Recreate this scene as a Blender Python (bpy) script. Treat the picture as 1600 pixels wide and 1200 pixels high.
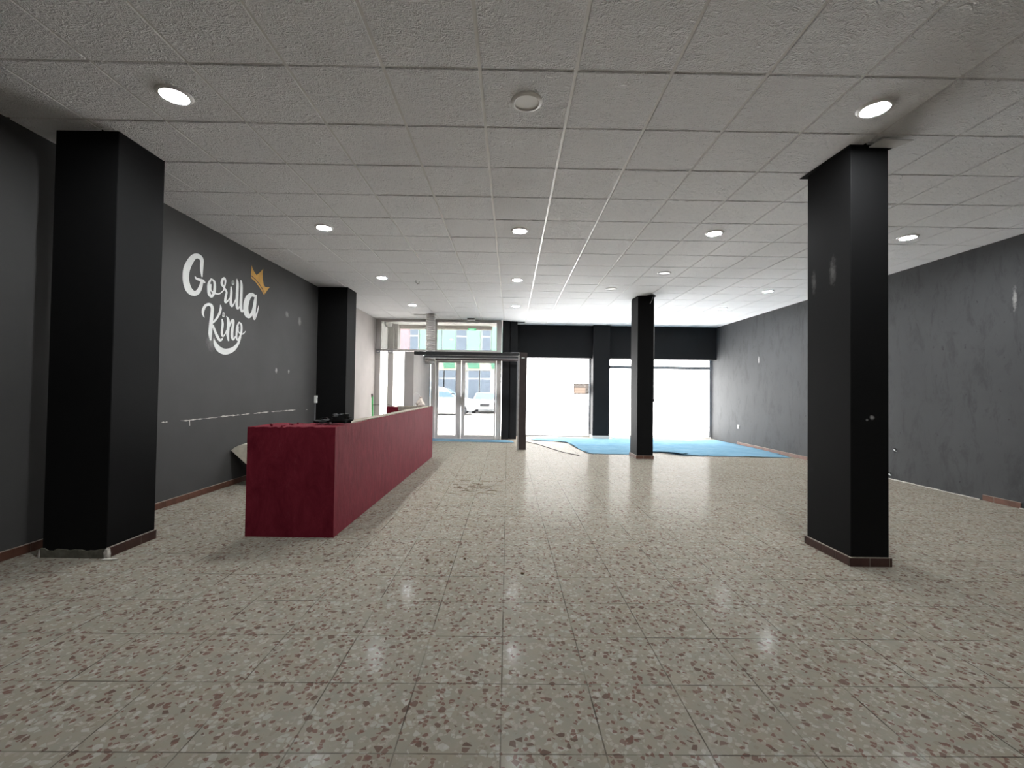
import bpy, bmesh, math, random
from mathutils import Vector, Matrix, noise
from mathutils.geometry import delaunay_2d_cdt

for o in list(bpy.data.objects):
    bpy.data.objects.remove(o, do_unlink=True)
SC = bpy.context.scene
COL = SC.collection
random.seed(7)

# ------------------------------------------------------------------ camera
F_PX, PITCH, YAW, ROLL = 692.0, .0184, .0012, .0138
CAM = Vector((0, 0, 1.32))
_f = Vector((math.sin(YAW)*math.cos(PITCH), math.cos(YAW)*math.cos(PITCH), math.sin(PITCH)))
_r = Vector((math.cos(YAW), -math.sin(YAW), 0)); _u = _r.cross(_f)
CR = math.cos(ROLL)*_r + math.sin(ROLL)*_u
CU = -math.sin(ROLL)*_r + math.cos(ROLL)*_u
cam_data = bpy.data.cameras.new('camera')
cam_data.sensor_width = 36.0
cam_data.lens = F_PX/1600*36.0
cam_data.clip_start = .05
cam_data.clip_end = 300
cam = bpy.data.objects.new('camera', cam_data)
COL.objects.link(cam)
mw = Matrix((CR, CU, -_f)).transposed().to_4x4()
mw.translation = CAM
cam.matrix_world = mw
SC.camera = cam

# ------------------------------------------------------------------ light and exposure
SC.view_settings.view_transform = 'Standard'
SC.view_settings.look = 'None'
SC.view_settings.gamma = 1
SC.view_settings.exposure = .80
SC.view_settings.use_curve_mapping = False
SKY, SUN, FILM, LAMP, TINT = 14.0, 48.0, 10.3, 370.0, .31
FILL_REAR = 200.0  # strength of the added fill lamps behind the camera
w = bpy.data.worlds.new('sky'); SC.world = w; w.use_nodes = True
w.node_tree.nodes['Background'].inputs[0].default_value = (.88, .94, 1, 1)
w.node_tree.nodes['Background'].inputs[1].default_value = SKY
sd = bpy.data.lights.new('sun', 'SUN'); sd.energy = SUN; sd.angle = .009; sd.color = (1, .96, .9)
sun = bpy.data.objects.new('sun', sd); COL.objects.link(sun)
sun.rotation_euler = Vector((-.55, -.05, -.83)).to_track_quat('-Z', 'Y').to_euler()
sun.location = (0, 6, 12)

# ------------------------------------------------------------------ helpers
def ray(x, y):
    return CR*((x-800)/F_PX) + CU*((600-y)/F_PX) + _f
def on_z(x, y, z):
    d = ray(x, y); return CAM + d*((z-CAM.z)/d.z)
def on_y(x, y, Y):
    d = ray(x, y); return CAM + d*(Y/d.y)
def on_x(x, y, X):
    d = ray(x, y); return CAM + d*(X/d.x)

def tag(o, label=None, cat=None, group=None, kind=None):
    if label: o['label'] = label
    if cat: o['category'] = cat
    if group: o['group'] = group
    if kind: o['kind'] = kind
    return o
def thing(name, loc, label, cat, group=None):
    o = bpy.data.objects.new(name, None)
    o.empty_display_size = .1
    o.location = loc
    COL.objects.link(o)
    return tag(o, label, cat, group)
def root_loc(p):
    v = Vector((0, 0, 0))
    while p: v += p.location; p = p.parent
    return v

class MB:
    def __init__(s): s.v = []; s.f = []
    def box(s, x0, x1, y0, y1, z0, z1):
        b = len(s.v)
        s.v += [(x0,y0,z0),(x1,y0,z0),(x1,y1,z0),(x0,y1,z0),(x0,y0,z1),(x1,y0,z1),(x1,y1,z1),(x0,y1,z1)]
        s.f += [tuple(b+i for i in q) for q in ((3,2,1,0),(4,5,6,7),(0,1,5,4),(1,2,6,5),(2,3,7,6),(3,0,4,7))]
        return s
    def prism(s, pts, a, b):
        """pts: list of bottom points (3-vectors); a/b: offset vectors for the two ends"""
        n = len(pts); k = len(s.v)
        a = Vector(a); b = Vector(b)
        s.v += [tuple(Vector(p)+a) for p in pts] + [tuple(Vector(p)+b) for p in pts]
        s.f.append(tuple(k+i for i in reversed(range(n))))
        s.f.append(tuple(k+n+i for i in range(n)))
        for i in range(n):
            j = (i+1) % n
            s.f.append((k+i, k+j, k+n+j, k+n+i))
        return s
    def rings(s, rings, cap=True, closed=True):
        k = len(s.v); n = len(rings[0])
        for r in rings: s.v += [tuple(p) for p in r]
        for i in range(len(rings)-1):
            for j in range(n if closed else n-1):
                jj = (j+1) % n
                s.f.append((k+i*n+j, k+i*n+jj, k+(i+1)*n+jj, k+(i+1)*n+j))
        if cap:
            s.f.append(tuple(k+j for j in reversed(range(n))))
            s.f.append(tuple(k+(len(rings)-1)*n+j for j in range(n)))
        return s
    def tube(s, path, rad, n=8):
        path = [Vector(p) for p in path]
        R = []
        ref = Vector((0, 0, 1))
        for i, p in enumerate(path):
            t = (path[min(i+1, len(path)-1)] - path[max(i-1, 0)]).normalized()
            rf = ref if abs(t.dot(ref)) < .95 else Vector((1, 0, 0))
            a = t.cross(rf).normalized(); b = t.cross(a).normalized()
            r = rad[i] if isinstance(rad, (list, tuple)) else rad
            R.append([p + a*(r*math.cos(q)) + b*(r*math.sin(q)) for q in [2*math.pi*j/n for j in range(n)]])
        return s.rings(R)
    def lathe(s, prof, c=(0, 0, 0), n=40, cap=True):
        """prof: (radius, z) list round vertical axis"""
        c = Vector(c)
        R = [[c + Vector((r*math.cos(q), r*math.sin(q), z)) for q in [2*math.pi*j/n for j in range(n)]] for r, z in prof]
        return s.rings(R, cap)
    def build(s, name, m, parent=None, smooth=False, bevel=0, seg=2, solid=0):
        me = bpy.data.meshes.new(name)
        off = root_loc(parent) if parent else Vector((0, 0, 0))
        me.from_pydata([tuple(Vector(p)-off) for p in s.v], [], s.f)
        bm = bmesh.new(); bm.from_mesh(me)
        bmesh.ops.recalc_face_normals(bm, faces=bm.faces)
        if bevel:
            bmesh.ops.bevel(bm, geom=bm.edges[:], offset=bevel, segments=seg, affect='EDGES', profile=.5)
        bm.to_mesh(me); bm.free()
        if smooth:
            for p in me.polygons: p.use_smooth = True
            try: me.set_sharp_from_angle(angle=math.radians(40))
            except Exception: pass
        me.materials.append(m)
        o = bpy.data.objects.new(name, me); COL.objects.link(o)
        if parent: o.parent = parent
        if solid:
            md = o.modifiers.new('solid', 'SOLIDIFY'); md.thickness = solid; md.offset = 1
        return o

def copy_tree(o, parent=None):
    c = o.copy(); COL.objects.link(c); c.parent = parent
    for ch in list(o.children): copy_tree(ch, c)
    return c
def struct(o): o['kind'] = 'structure'; return o

# ------------------------------------------------------------------ materials
class NT:
    def __init__(s, name):
        s.m = bpy.data.materials.new(name); s.m.use_nodes = True
        s.t = s.m.node_tree; s.n = s.t.nodes; s.l = s.t.links
        s.bs = s.n['Principled BSDF']; s.out = s.n['Material Output']
    def node(s, typ, **kw):
        n = s.n.new(typ)
        for k, v in kw.items(): setattr(n, k, v)
        return n
    def link(s, a, b): s.l.new(a, b)
    def pos(s):
        return s.node('ShaderNodeNewGeometry').outputs['Position']
    def objc(s):
        return s.node('ShaderNodeTexCoord').outputs['Object']
    def mapping(s, vec, scale=(1, 1, 1), loc=(0, 0, 0), rot=(0, 0, 0)):
        m = s.node('ShaderNodeMapping')
        m.inputs['Scale'].default_value = scale; m.inputs['Location'].default_value = loc; m.inputs['Rotation'].default_value = rot
        s.link(vec, m.inputs['Vector']); return m.outputs[0]
    def noise(s, vec, scale, detail=4, rough=.55, dist=0):
        n = s.node('ShaderNodeTexNoise')
        n.inputs['Scale'].default_value = scale; n.inputs['Detail'].default_value = detail
        n.inputs['Roughness'].default_value = rough; n.inputs['Distortion'].default_value = dist
        s.link(vec, n.inputs['Vector']); return n.outputs['Fac']
    def vor(s, vec, scale, feature='F1', rnd=1):
        n = s.node('ShaderNodeTexVoronoi', feature=feature)
        n.inputs['Scale'].default_value = scale; n.inputs['Randomness'].default_value = rnd
        s.link(vec, n.inputs['Vector']); return n
    def math(s, op, a, b=0, clamp=False):
        n = s.node('ShaderNodeMath', operation=op, use_clamp=clamp)
        for i, q in enumerate((a, b)):
            if isinstance(q, (int, float)): n.inputs[i].default_value = q
            else: s.link(q, n.inputs[i])
        return n.outputs[0]
    def ramp(s, fac, stops):
        n = s.node('ShaderNodeValToRGB'); r = n.color_ramp
        while len(r.elements) < len(stops): r.elements.new(.5)
        for e, (p, c) in zip(r.elements, stops):
            e.position = p; e.color = (c, c, c, 1) if isinstance(c, (int, float)) else (*c, 1)
        s.link(fac, n.inputs[0]); return n.outputs[0]
    def mix(s, fac, a, b):
        n = s.node('ShaderNodeMix', data_type='RGBA')
        for i, q in ((0, fac), (6, a), (7, b)):
            if isinstance(q, (int, float)): n.inputs[i].default_value = q
            elif isinstance(q, tuple): n.inputs[i].default_value = (*q, 1)
            else: s.link(q, n.inputs[i])
        return n.outputs[2]
    def bump(s, h, strength, dist, normal=None):
        b = s.node('ShaderNodeBump'); b.inputs['Strength'].default_value = strength; b.inputs['Distance'].default_value = dist
        s.link(h, b.inputs['Height'])
        if normal: s.link(normal, b.inputs['Normal'])
        return b.outputs[0]
    def set(s, col=None, rough=None, spec=None, normal=None, metal=None):
        for nm, q in (('Base Color', col), ('Roughness', rough), ('Specular IOR Level', spec), ('Normal', normal), ('Metallic', metal)):
            if q is None: continue
            i = s.bs.inputs[nm]
            if isinstance(q, (int, float)): i.default_value = q
            elif isinstance(q, tuple): i.default_value = (*q, 1)
            else: s.link(q, i)
        return s.m

def simple(name, col, rough=.5, spec=.3, var=.12, scale=6, bump=0, bscale=60, metal=0):
    t = NT(name); p = t.pos()
    n = t.noise(p, scale, 5)
    c = t.mix(t.ramp(n, [(.3, 0), (.7, 1)]), tuple(q*(1-var) for q in col), tuple(min(1, q*(1+var)) for q in col))
    nm = t.bump(t.noise(p, bscale, 3), bump, .002) if bump else None
    return t.set(c, rough, spec, nm, metal)

def wall_paint(name, col, worn, rough=.75, spec=.2, amount=.5, dark=None, marks=()):
    """painted plaster: gentle roller variation, scuffs and (optionally) a few pale rub marks at given places"""
    t = NT(name); p = t.pos()
    big = t.noise(p, 1.1, 5, .6)
    c = t.mix(t.ramp(big, [(.35, 0), (.7, 1)]), tuple(q*.92 for q in col), tuple(q*1.1 for q in col))
    sm = t.noise(t.mapping(p, (1, 1, .45)), 5.5, 8, .75, .6)
    c = t.mix(t.ramp(sm, [(.66, 0), (.78, amount)]), c, worn)
    if dark:
        s2 = t.noise(t.mapping(p, (1, 1.3, .5), (3.1, 1.7, .4)), 3.4, 9, .78, .5)
        c = t.mix(t.ramp(s2, [(.50, 0), (.60, .45), (.72, .8)]), c, dark)
        s3 = t.noise(t.mapping(p, (1, 1.5, .8), (7.1, .7, 2.4)), 9.0, 6, .7, .3)
        c = t.mix(t.ramp(s3, [(.64, 0), (.70, .8)]), c, tuple(q*.6 for q in dark))
    for (mx, my, mz, rx, ry, rz, a) in marks:
        v = t.mapping(p, (1/rx, 1/ry, 1/rz), (-mx/rx, -my/ry, -mz/rz))
        ln = t.node('ShaderNodeVectorMath', operation='LENGTH'); t.link(v, ln.inputs[0])
        k = t.math('ADD', ln.outputs['Value'], t.math('MULTIPLY', t.math('SUBTRACT', t.noise(p, 28, 3), .5), 1.2))
        c = t.mix(t.ramp(k, [(.2, a), (1.0, 0)]), c, (.55, .54, .52))
    nm = t.bump(t.noise(p, 55, 4), .18, .002)
    return t.set(c, rough, spec, nm)

def m_ceiling():
    t = NT('textured_ceiling_tile'); p = t.objc()
    a = t.noise(t.mapping(p, (1, 2.0, 1)), 13, 3, .6, 1.6)
    b = t.noise(t.mapping(p, (1.6, 1, 1), rot=(0, 0, .7)), 33, 3, .6, 1.2)
    ridge = t.math('ABSOLUTE', t.math('SUBTRACT', a, .5))
    h = t.math('ADD', t.math('MULTIPLY', ridge, 2.2), t.math('MULTIPLY', b, .55))
    c = t.mix(t.noise(p, 1.3, 3), (.915, .912, .915), (.945, .942, .945))
    return t.set(c, .9, .1, t.bump(h, 1.0, .028))

def m_floor():
    t = NT('terrazzo_floor'); p = t.pos()
    # warp so chips are irregular
    e1 = t.vor(p, 34, 'DISTANCE_TO_EDGE').outputs['Distance']
    c1 = t.vor(p, 34).outputs['Color']
    q = t.mapping(p, loc=(3.7, 1.3, 0))
    e2 = t.vor(q, 62, 'DISTANCE_TO_EDGE').outputs['Distance']
    c2 = t.vor(q, 62).outputs['Color']
    def ch(c, i):
        s = t.node('ShaderNodeSeparateColor'); t.link(c, s.inputs[0]); return s.outputs[i]
    # tile joints
    TS = .388
    m = t.mapping(p, (1/TS, 1/TS, 1), (.0078/TS, -1.643/TS + .01, 0), (0, 0, -.0088))
    sp = t.node('ShaderNodeSeparateXYZ'); t.link(m, sp.inputs[0])
    def edge(o):
        f = t.math('FRACT', t.math('ADD', o, .5)); return t.math('ABSOLUTE', t.math('SUBTRACT', f, .5))
    tid = t.node('ShaderNodeCombineXYZ')
    t.link(t.math('FLOOR', sp.outputs[0]), tid.inputs[0]); t.link(t.math('FLOOR', sp.outputs[1]), tid.inputs[1])
    wn = t.node('ShaderNodeTexWhiteNoise', noise_dimensions='3D'); t.link(tid.outputs[0], wn.inputs['Vector'])
    base = t.mix(wn.outputs['Value'], (.2253, .1995, .1565), (.2580, .2331, .1875))
    base = t.mix(t.ramp(t.noise(p, 9, 6, .65), [(.35, 0), (.65, 1)]), base, (.2150, .2047, .1703))
    f_fine = t.math('MULTIPLY', t.ramp(e2, [(.03, 0), (.06, 1)]), t.math('GREATER_THAN', ch(c2, 0), .60))
    base = t.mix(t.math('MULTIPLY', f_fine, .65), base, t.mix(ch(c2, 1), (.1763, .1445, .1161), (.3526, .3311, .2924)))
    in1 = t.ramp(e1, [(.09, 0), (.13, 1)])
    pale = t.math('MULTIPLY', in1, t.math('LESS_THAN', ch(c1, 0), .17))
    base = t.mix(t.math('MULTIPLY', pale, .55), base, t.mix(ch(c1, 1), (.2924, .3053, .2735), (.3698, .3569, .3225)))
    darkc = t.math('MULTIPLY', in1, t.math('GREATER_THAN', ch(c1, 0), .885))
    base = t.mix(t.math('MULTIPLY', darkc, .80), base, t.mix(ch(c1, 1), (.070, .037, .029), (.155, .094, .077)))
    f2d = t.math('MULTIPLY', t.ramp(e2, [(.06, 0), (.10, 1)]), t.math('GREATER_THAN', ch(c2, 2), .90))
    base = t.mix(t.math('MULTIPLY', f2d, .85), base, (.14, .075, .06))
    ge = t.math('MINIMUM', edge(sp.outputs[0]), edge(sp.outputs[1]))
    grout = t.ramp(ge, [(.0050, 1), (.0092, 0)])
    gn = t.ramp(t.noise(p, 3.0, 3), [(.38, .25), (.6, 1)])
    base = t.mix(t.math('MULTIPLY', t.math('MULTIPLY', grout, gn), .95), base, (.055, .045, .036))
    dirt = t.ramp(t.noise(p, 1.7, 8, .7, .5), [(.58, 0), (.75, .35)])
    base = t.mix(dirt, base, (.30, .25, .19))
    rough = t.ramp(t.noise(p, 2.2, 6, .7), [(.3, .09), (.75, .20)])
    nm = t.bump(t.noise(t.mapping(p, (1, 1, 1)), 2.6, 2), .05, .02)
    # diffuse stone under a thin worn polish: Fresnel of a weak coat
    df = t.node('ShaderNodeBsdfDiffuse'); t.link(base, df.inputs['Color'])
    gl = t.node('ShaderNodeBsdfGlossy'); t.link(rough, gl.inputs['Roughness']); t.link(nm, gl.inputs['Normal'])
    fr = t.node('ShaderNodeFresnel'); fr.inputs['IOR'].default_value = 1.45
    k = t.math('MULTIPLY', fr.outputs[0], .088)
    g2 = t.node('ShaderNodeBsdfGlossy'); g2.inputs['Roughness'].default_value = .34
    gm = t.node('ShaderNodeMixShader'); gm.inputs[0].default_value = .5; t.link(gl.outputs[0], gm.inputs[1]); t.link(g2.outputs[0], gm.inputs[2])
    ms = t.node('ShaderNodeMixShader'); t.link(k, ms.inputs[0]); t.link(df.outputs[0], ms.inputs[1]); t.link(gm.outputs[0], ms.inputs[2])
    t.link(ms.outputs[0], t.out.inputs['Surface'])
    return t.m

def m_glass(name, tint):
    t = NT(name)
    tr = t.node('ShaderNodeBsdfTransparent'); tr.inputs[0].default_value = (tint, tint*1.0, tint*.99, 1)
    gl = t.node('ShaderNodeBsdfGlossy'); gl.inputs['Roughness'].default_value = .02
    fr = t.node('ShaderNodeFresnel'); fr.inputs['IOR'].default_value = 1.3
    ms = t.node('ShaderNodeMixShader')
    t.link(fr.outputs[0], ms.inputs[0]); t.link(tr.outputs[0], ms.inputs[1]); t.link(gl.outputs[0], ms.inputs[2])
    t.link(ms.outputs[0], t.out.inputs['Surface']); return t.m

def m_emit(name, col, s, var=0):
    t = NT(name)
    e = t.node('ShaderNodeEmission'); e.inputs['Color'].default_value = (*col, 1); e.inputs['Strength'].default_value = s
    t.link(e.outputs[0], t.out.inputs['Surface']); return t.m

def m_sheet(name, col):
    t = NT(name)
    a = t.node('ShaderNodeBsdfTranslucent'); a.inputs[0].default_value = (*col, 1)
    t.link(a.outputs[0], t.out.inputs['Surface']); return t.m

MK = {}
MK['ceiling'] = m_ceiling()
MK['tbar'] = simple('white_painted_ceiling_rail', (.78, .77, .75), .4, .3, .03)
MK['floor'] = m_floor()
MK['wall_l'] = wall_paint('dark_grey_wall_paint', (.0618, .0611, .0604), (.1018, .1018, .0982), amount=.15,
    marks=[(-3.8, 7.45, 2.58, .1, .06, .07, .22), (-3.8, 7.9, 2.53, .1, .07, .09, .28), (-3.8, 7.15, 1.62, .1, .04, .05, .5), (-3.8, 7.55, 1.62, .1, .04, .04, .4), (-3.8, 5.6, 1.9, .1, .12, .12, .15)])
MK['wall_r'] = wall_paint('scuffed_grey_wall_paint', (.0524, .0538, .0559), (.0779, .0779, .0779), amount=.3, dark=(.0270, .0283, .0297),
    marks=[(6.1, 5.4, 2.55, .2, .03, .16, .5), (6.1, 10.9, 2.2, .2, .03, .1, .6)])
MK['wall_white'] = wall_paint('off_white_wall_paint', (.4480, .4240, .4080), (.3840, .3520, .3280), amount=.2)
MK['wall_back'] = wall_paint('grey_back_wall_paint', (.18, .18, .18), (.2, .2, .2), amount=.2)
MK['black'] = wall_paint('black_column_paint', (.0066, .0066, .0068), (.0221, .0221, .0221), .7, .08, amount=.25)
MK['black_r'] = wall_paint('black_column_paint_with_rubs', (.0066, .0066, .0068), (.0221, .0221, .0221), .7, .08, amount=.25,
    marks=[(2.66, 3.90, 2.33, .2, .035, .11, .14), (2.66, 3.67, 2.36, .2, .045, .13, .16), (2.83, 3.47, 1.16, .02, .2, .02, .5), (2.79, 3.47, 1.14, .012, .2, .012, .4)])
MK['beam'] = wall_paint('charcoal_beam_paint', (.0152, .0155, .0168), (.0256, .0256, .0272), .7, .15, amount=.2)
MK['skirt'] = simple('terracotta_skirting_tile', (.1080, .0480, .0320), .45, .35, .25, 9)
MK['skirt_dark'] = simple('dark_brown_shaded_skirting_tile', (.0480, .0208, .0160), .45, .35, .25, 9)  # brown tile, colour taken darker to include the shade at near left
MK['mortar'] = simple('pale_skirting_mortar', (.2720, .2400, .2000), .9, .1, .2, 20)
MK['plaster'] = simple('chipped_plaster', (.50, .48, .44), .95, .05, .3, 30, .4, 50)
MK['grey_plaster'] = simple('bare_grey_render', (.1120, .1080, .0880), .95, .05, .35, 14, .4, 40)
def m_counter():
    t = NT('brushed_maroon_paint'); p = t.pos()
    n = t.noise(t.mapping(p, (1, 1.2, .5)), 7, 9, .75, .8)
    c = t.mix(t.ramp(n, [(.3, 0), (.72, 1)]), (.086, .0060, .0130), (.165, .0180, .030))
    n2 = t.noise(t.mapping(p, (1, 2.0, .35), (5, 2, 1)), 11, 8, .8, .5)
    c = t.mix(t.ramp(n2, [(.60, 0), (.78, .35)]), c, (.30, .085, .10))
    h = t.noise(t.mapping(p, (1, 1.5, .5)), 13, 7, .7, .8)
    return t.set(c, .7, .06, t.bump(h, .5, .008))
MK['maroon'] = m_counter()
MK['alu'] = simple('white_aluminium', (.4800, .4560, .4400), .4, .4, .04)
MK['alu_grey'] = simple('grey_aluminium', (.2880, .2880, .3040), .4, .4, .05)
MK['glass'] = m_glass('tinted_clear_glass', TINT)
MK['film'] = m_emit('glowing_white_window_film', (1.0, .99, .97), FILM)  # panes glow on their own in place of daylight through whitened glass
MK['film_side'] = m_emit('glowing_white_side_film', (1.0, .97, .94), 4.0)  # side panes also emit, standing in for the daylight behind them
MK['lamp'] = m_emit('lit_led_diffuser', (.96, .985, 1), LAMP)
MK['fill_rear'] = m_emit('rear_fill_diffuser', (.97, .985, 1), FILL_REAR)
MK['lamp_off'] = simple('unlit_white_diffuser', (.80, .80, .78), .35, .4, .02)
MK['ring'] = simple('white_plastic_ring', (.74, .73, .72), .35, .4, .03)
MK['blackmetal'] = simple('black_painted_steel', (.0096, .0096, .0104), .45, .35, .2)
MK['brown'] = simple('dark_brown_painted_steel', (.0360, .0256, .0240), .55, .3, .25, 9)
MK['galv'] = simple('galvanised_steel', (.42, .41, .40), .4, .5, .15, 20, metal=.6)
MK['duct'] = simple('silver_flexible_foil', (.5280, .5040, .4880), .38, .5, .08, metal=.25)
MK['dark'] = simple('black_gap_shade', (.01, .01, .01), .9, .05)  # near-black colour for the darkness inside gaps and holes
MK['slab'] = simple('bare_concrete', (.10, .095, .09), .95, .05)
MK['white_lettering'] = simple('white_letter_paint', (.6080, .6160, .6000), .7, .2, .06, 12)
MK['gold'] = simple('gold_paint', (.4800, .2560, .0440), .55, .3, .15, 12)
MK['white_plastic'] = simple('white_switch_plastic', (.72, .72, .70), .35, .4, .03)
MK['black_cloth'] = simple('black_nylon', (.005, .0055, .0055), .65, .12, .3, 30, .4, 120)
MK['cream'] = simple('cream_vinyl', (.6400, .6000, .4960), .5, .3, .12, 18, .2, 40)
MK['green'] = simple('green_plastic', (.06, .42, .12), .4, .4, .1)
MK['bag'] = simple('crumpled_beige_bag', (.52, .45, .40), .7, .2, .25, 25, .5, 40)
MK['white_paint'] = simple('white_plaster_soffit', (.80, .80, .78), .8, .1, .03)
MK['grey_pillar'] = simple('grey_render_pillar', (.52, .51, .485), .9, .1, .06)
MK['grey_pillar_side'] = MK['grey_pillar']
MK['fascia'] = simple('beige_render_fascia', (.62, .58, .53), .9, .1, .06)
MK['pavement'] = simple('pale_pavement', (.62, .60, .57), .9, .1, .06, 2)
MK['asphalt'] = simple('sunlit_asphalt', (.48, .47, .46), .95, .05, .06, 2)
MK['carwhite'] = simple('white_car_paint', (.72, .72, .72), .3, .5, .02)
MK['carglass'] = simple('blue_grey_car_glass', (.22, .34, .46), .15, .5, .1)
MK['tyre'] = simple('black_rubber', (.10, .10, .105), .8, .2)
MK['rim'] = simple('grey_alloy', (.45, .46, .48), .4, .5)
MK['f_green'] = simple('mint_green_render', (.40, .66, .50), .85, .1, .04, 1)
MK['f_pink'] = simple('pink_render', (.80, .44, .47), .85, .1, .04, 1)
MK['f_cream'] = simple('cream_render', (.74, .70, .56), .85, .1, .04, 1)
MK['f_white'] = simple('white_facade_trim', (.78, .78, .77), .8, .1, .03)
MK['f_win'] = simple('blue_grey_shutter', (.27, .32, .385), .5, .3, .10, 3)
MK['f_awn'] = simple('green_awning_cloth', (.20, .44, .30), .85, .1, .05)
MK['sheet_band'] = m_sheet('grey_printed_band', (.21, .198, .19))
MK['sheet_row'] = m_sheet('peach_translucent_paper', (.24, .212, .192))
MK['sheet_frame'] = m_sheet('grey_printed_line', (.16, .155, .15))
MK['sheet_text'] = m_sheet('grey_translucent_lettering', (.22, .21, .20))
MK['reflected_green'] = m_emit('glowing_green_sign_reflection', (.05, .42, .16), .8)  # reflected sign face put in as a glowing colour
MK['reflected_white'] = m_emit('glowing_white_sign_reflection', (.8, 1, .85), .8)
MK['cable'] = simple('dark_cable', (.06, .05, .045), .6, .3)
MK['straw'] = simple('dry_brown_fibre', (.13, .085, .05), .9, .1, .3, 40)
def m_plastic():
    t = NT('blue_plastic_sheeting'); p = t.pos()
    c = t.mix(t.ramp(t.noise(p, 3, 6, .65), [(.35, 0), (.7, 1)]), (.125, .235, .325), (.18, .30, .385))
    h = t.noise(t.mapping(p, (1, 1.7, 1)), 9, 7, .7, 1.5)
    return t.set(c, .8, 0.0, t.bump(h, .4, .02))
MK['blue'] = m_plastic()

# ------------------------------------------------------------------ large structure
ZC = 3.32
def rx(y): return 6.155 - .0115*(y-5.3)          # the right wall runs slightly inwards
XL = -3.80

f = MB(); f.box(-4.3, 6.9, -6.6, 13.45, -.2, 0)
struct(f.build('floor', MK['floor']))

# ceiling: textured square tiles hung in a white rail grid
cx0, cy0, cs, skew = -2.6235, 2.6945, .6, .0066
tiles = MB(); bars = MB()
G, T = .012, .011       # half joint width, tile drop
def cell(i, j): return cx0+cs*i, cy0+cs*j
def clipbox(mb, x0, x1, y0, y1, z0, z1):
    x0 = max(x0, XL-.1); x1 = min(x1, rx(y0)+.1); y0 = max(y0, -6.3)
    if x1-x0 < .01 or y1-y0 < .01: return
    k = len(mb.v)
    mb.box(x0, x1, y0, y1, z0, z1)
    for n in range(k, len(mb.v)):
        x, y, z = mb.v[n]; mb.v[n] = (x, y+skew*(x-cx0), z)
def yend(x): return 12.36 if x < -.35 else 13.09
rt = random.Random(3)
for i in range(-3, 16):
    for j in range(-15, 19):
        x, y = cell(i, j)
        dz = rt.uniform(-.0015, .0015)
        y1 = min(y+cs-G, yend(x+.3) - skew*(x+.3-cx0))
        z0, z1 = ZC+dz, ZC+.018
        if i == 0 and j == 14:
            clipbox(tiles, x+G, x+cs-G, y+G, y+.40, z0, z1); continue
        if i == 4 and j == 16:
            clipbox(tiles, x+G, x+cs-G, y+G, y+.20, z0, z1)
            clipbox(tiles, x+G, x+cs-G, y+.42, y1, z0, z1); continue
        clipbox(tiles, x+G, x+cs-G, y+G, y1, z0, z1)
for i in range(-3, 17):
    x = cx0+cs*i
    clipbox(bars, x-G-.003, x+G+.003, -6.3, yend(x), ZC+T, ZC+T+.02)
for j in range(-15, 19):
    y = cy0+cs*j
    for i in range(-3, 16):
        if y < yend(cx0+cs*i+.3)-.03:
            clipbox(bars, cx0+cs*i+G+.003, cx0+cs*(i+1)-G-.003, y-G-.003, y+G+.003, ZC+T+.0006, ZC+T+.0206)
ce = struct(tiles.build('ceiling', MK['ceiling'], bevel=0))
bars.build('ceiling_grid', MK['tbar'], ce)

s = MB(); s.box(-4.4, 6.9, -6.8, 13.40, 3.50, 3.75); struct(s.build('trim_slab', MK['slab']))

s = MB(); s.box(XL-.25, XL, -6.5, 8.85, 0, 3.5); WL = struct(s.build('wall_left', MK['wall_l']))
s = MB(); s.box(XL-.25, XL, 8.85, 12.42, 0, 3.5); struct(s.build('wall_left_entrance', MK['wall_white']))
s = MB(); s.prism([(rx(-6.5), -6.5, 0), (rx(-6.5)+.3, -6.5, 0), (rx(13.45)+.3, 13.45, 0), (rx(13.45), 13.45, 0)], (0, 0, 0), (0, 0, 3.5))
WR = struct(s.build('wall_right', MK['wall_r']))
s = MB(); s.box(-4.05, 6.6, -6.5, -6.3, 0, 3.5); struct(s.build('wall_back', MK['wall_back']))
s = MB(); s.box(.08, rx(13.2)+.02, 13.10, 13.36, 2.356, 3.5)
struct(s.build('wall_front', MK['beam'], bevel=.004))

# white scraped line left on the left wall by a removed worktop
sc = MB(); rs = random.Random(5)
pts = [(252, 660.3, 258, 659.8), (258, 659.5, 262, 659.0), (281, 657.5, 296, 656.5), (296, 656.5, 318, 654), (318, 654, 340, 652), (340, 651.5, 375, 648.3), (376, 648, 390, 646.5), (396, 646, 420, 643.6), (424, 643.4, 442, 642.1), (442, 642.0, 462, 640.8), (478, 640.2, 481, 639.5)]
for (a, b, c, d) in pts:
    p0 = on_x(a, b, XL); p1 = on_x(c, d, XL)
    n = max(2, int((p1.y-p0.y)/.05))
    up = []; lo = []
    for k in range(n+1):
        q = p0.lerp(p1, k/n); h = rs.uniform(.002, .008)*(1.5 if rs.random() < .25 else 1)*(.2 if k in (0, n) else 1)
        jz = rs.uniform(-.003, .003)
        up.append((XL, q.y, q.z+h+jz)); lo.append((XL, q.y, q.z-h+jz))
    sc.prism(up+lo[::-1], (-.002, 0, 0), (.0015, 0, 0))
q = on_x(296, 656, XL); q2 = on_x(296.5, 665, XL)
sc.prism([(XL, q.y-.006, q.z), (XL, q.y+.006, q.z), (XL, q2.y+.005, q2.z), (XL, q2.y-.004, q2.z)], (-.002, 0, 0), (.0015, 0, 0))
tag(sc.build('plaster_scar', MK['plaster'], WL), 'thin white scraped plaster line')

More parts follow.
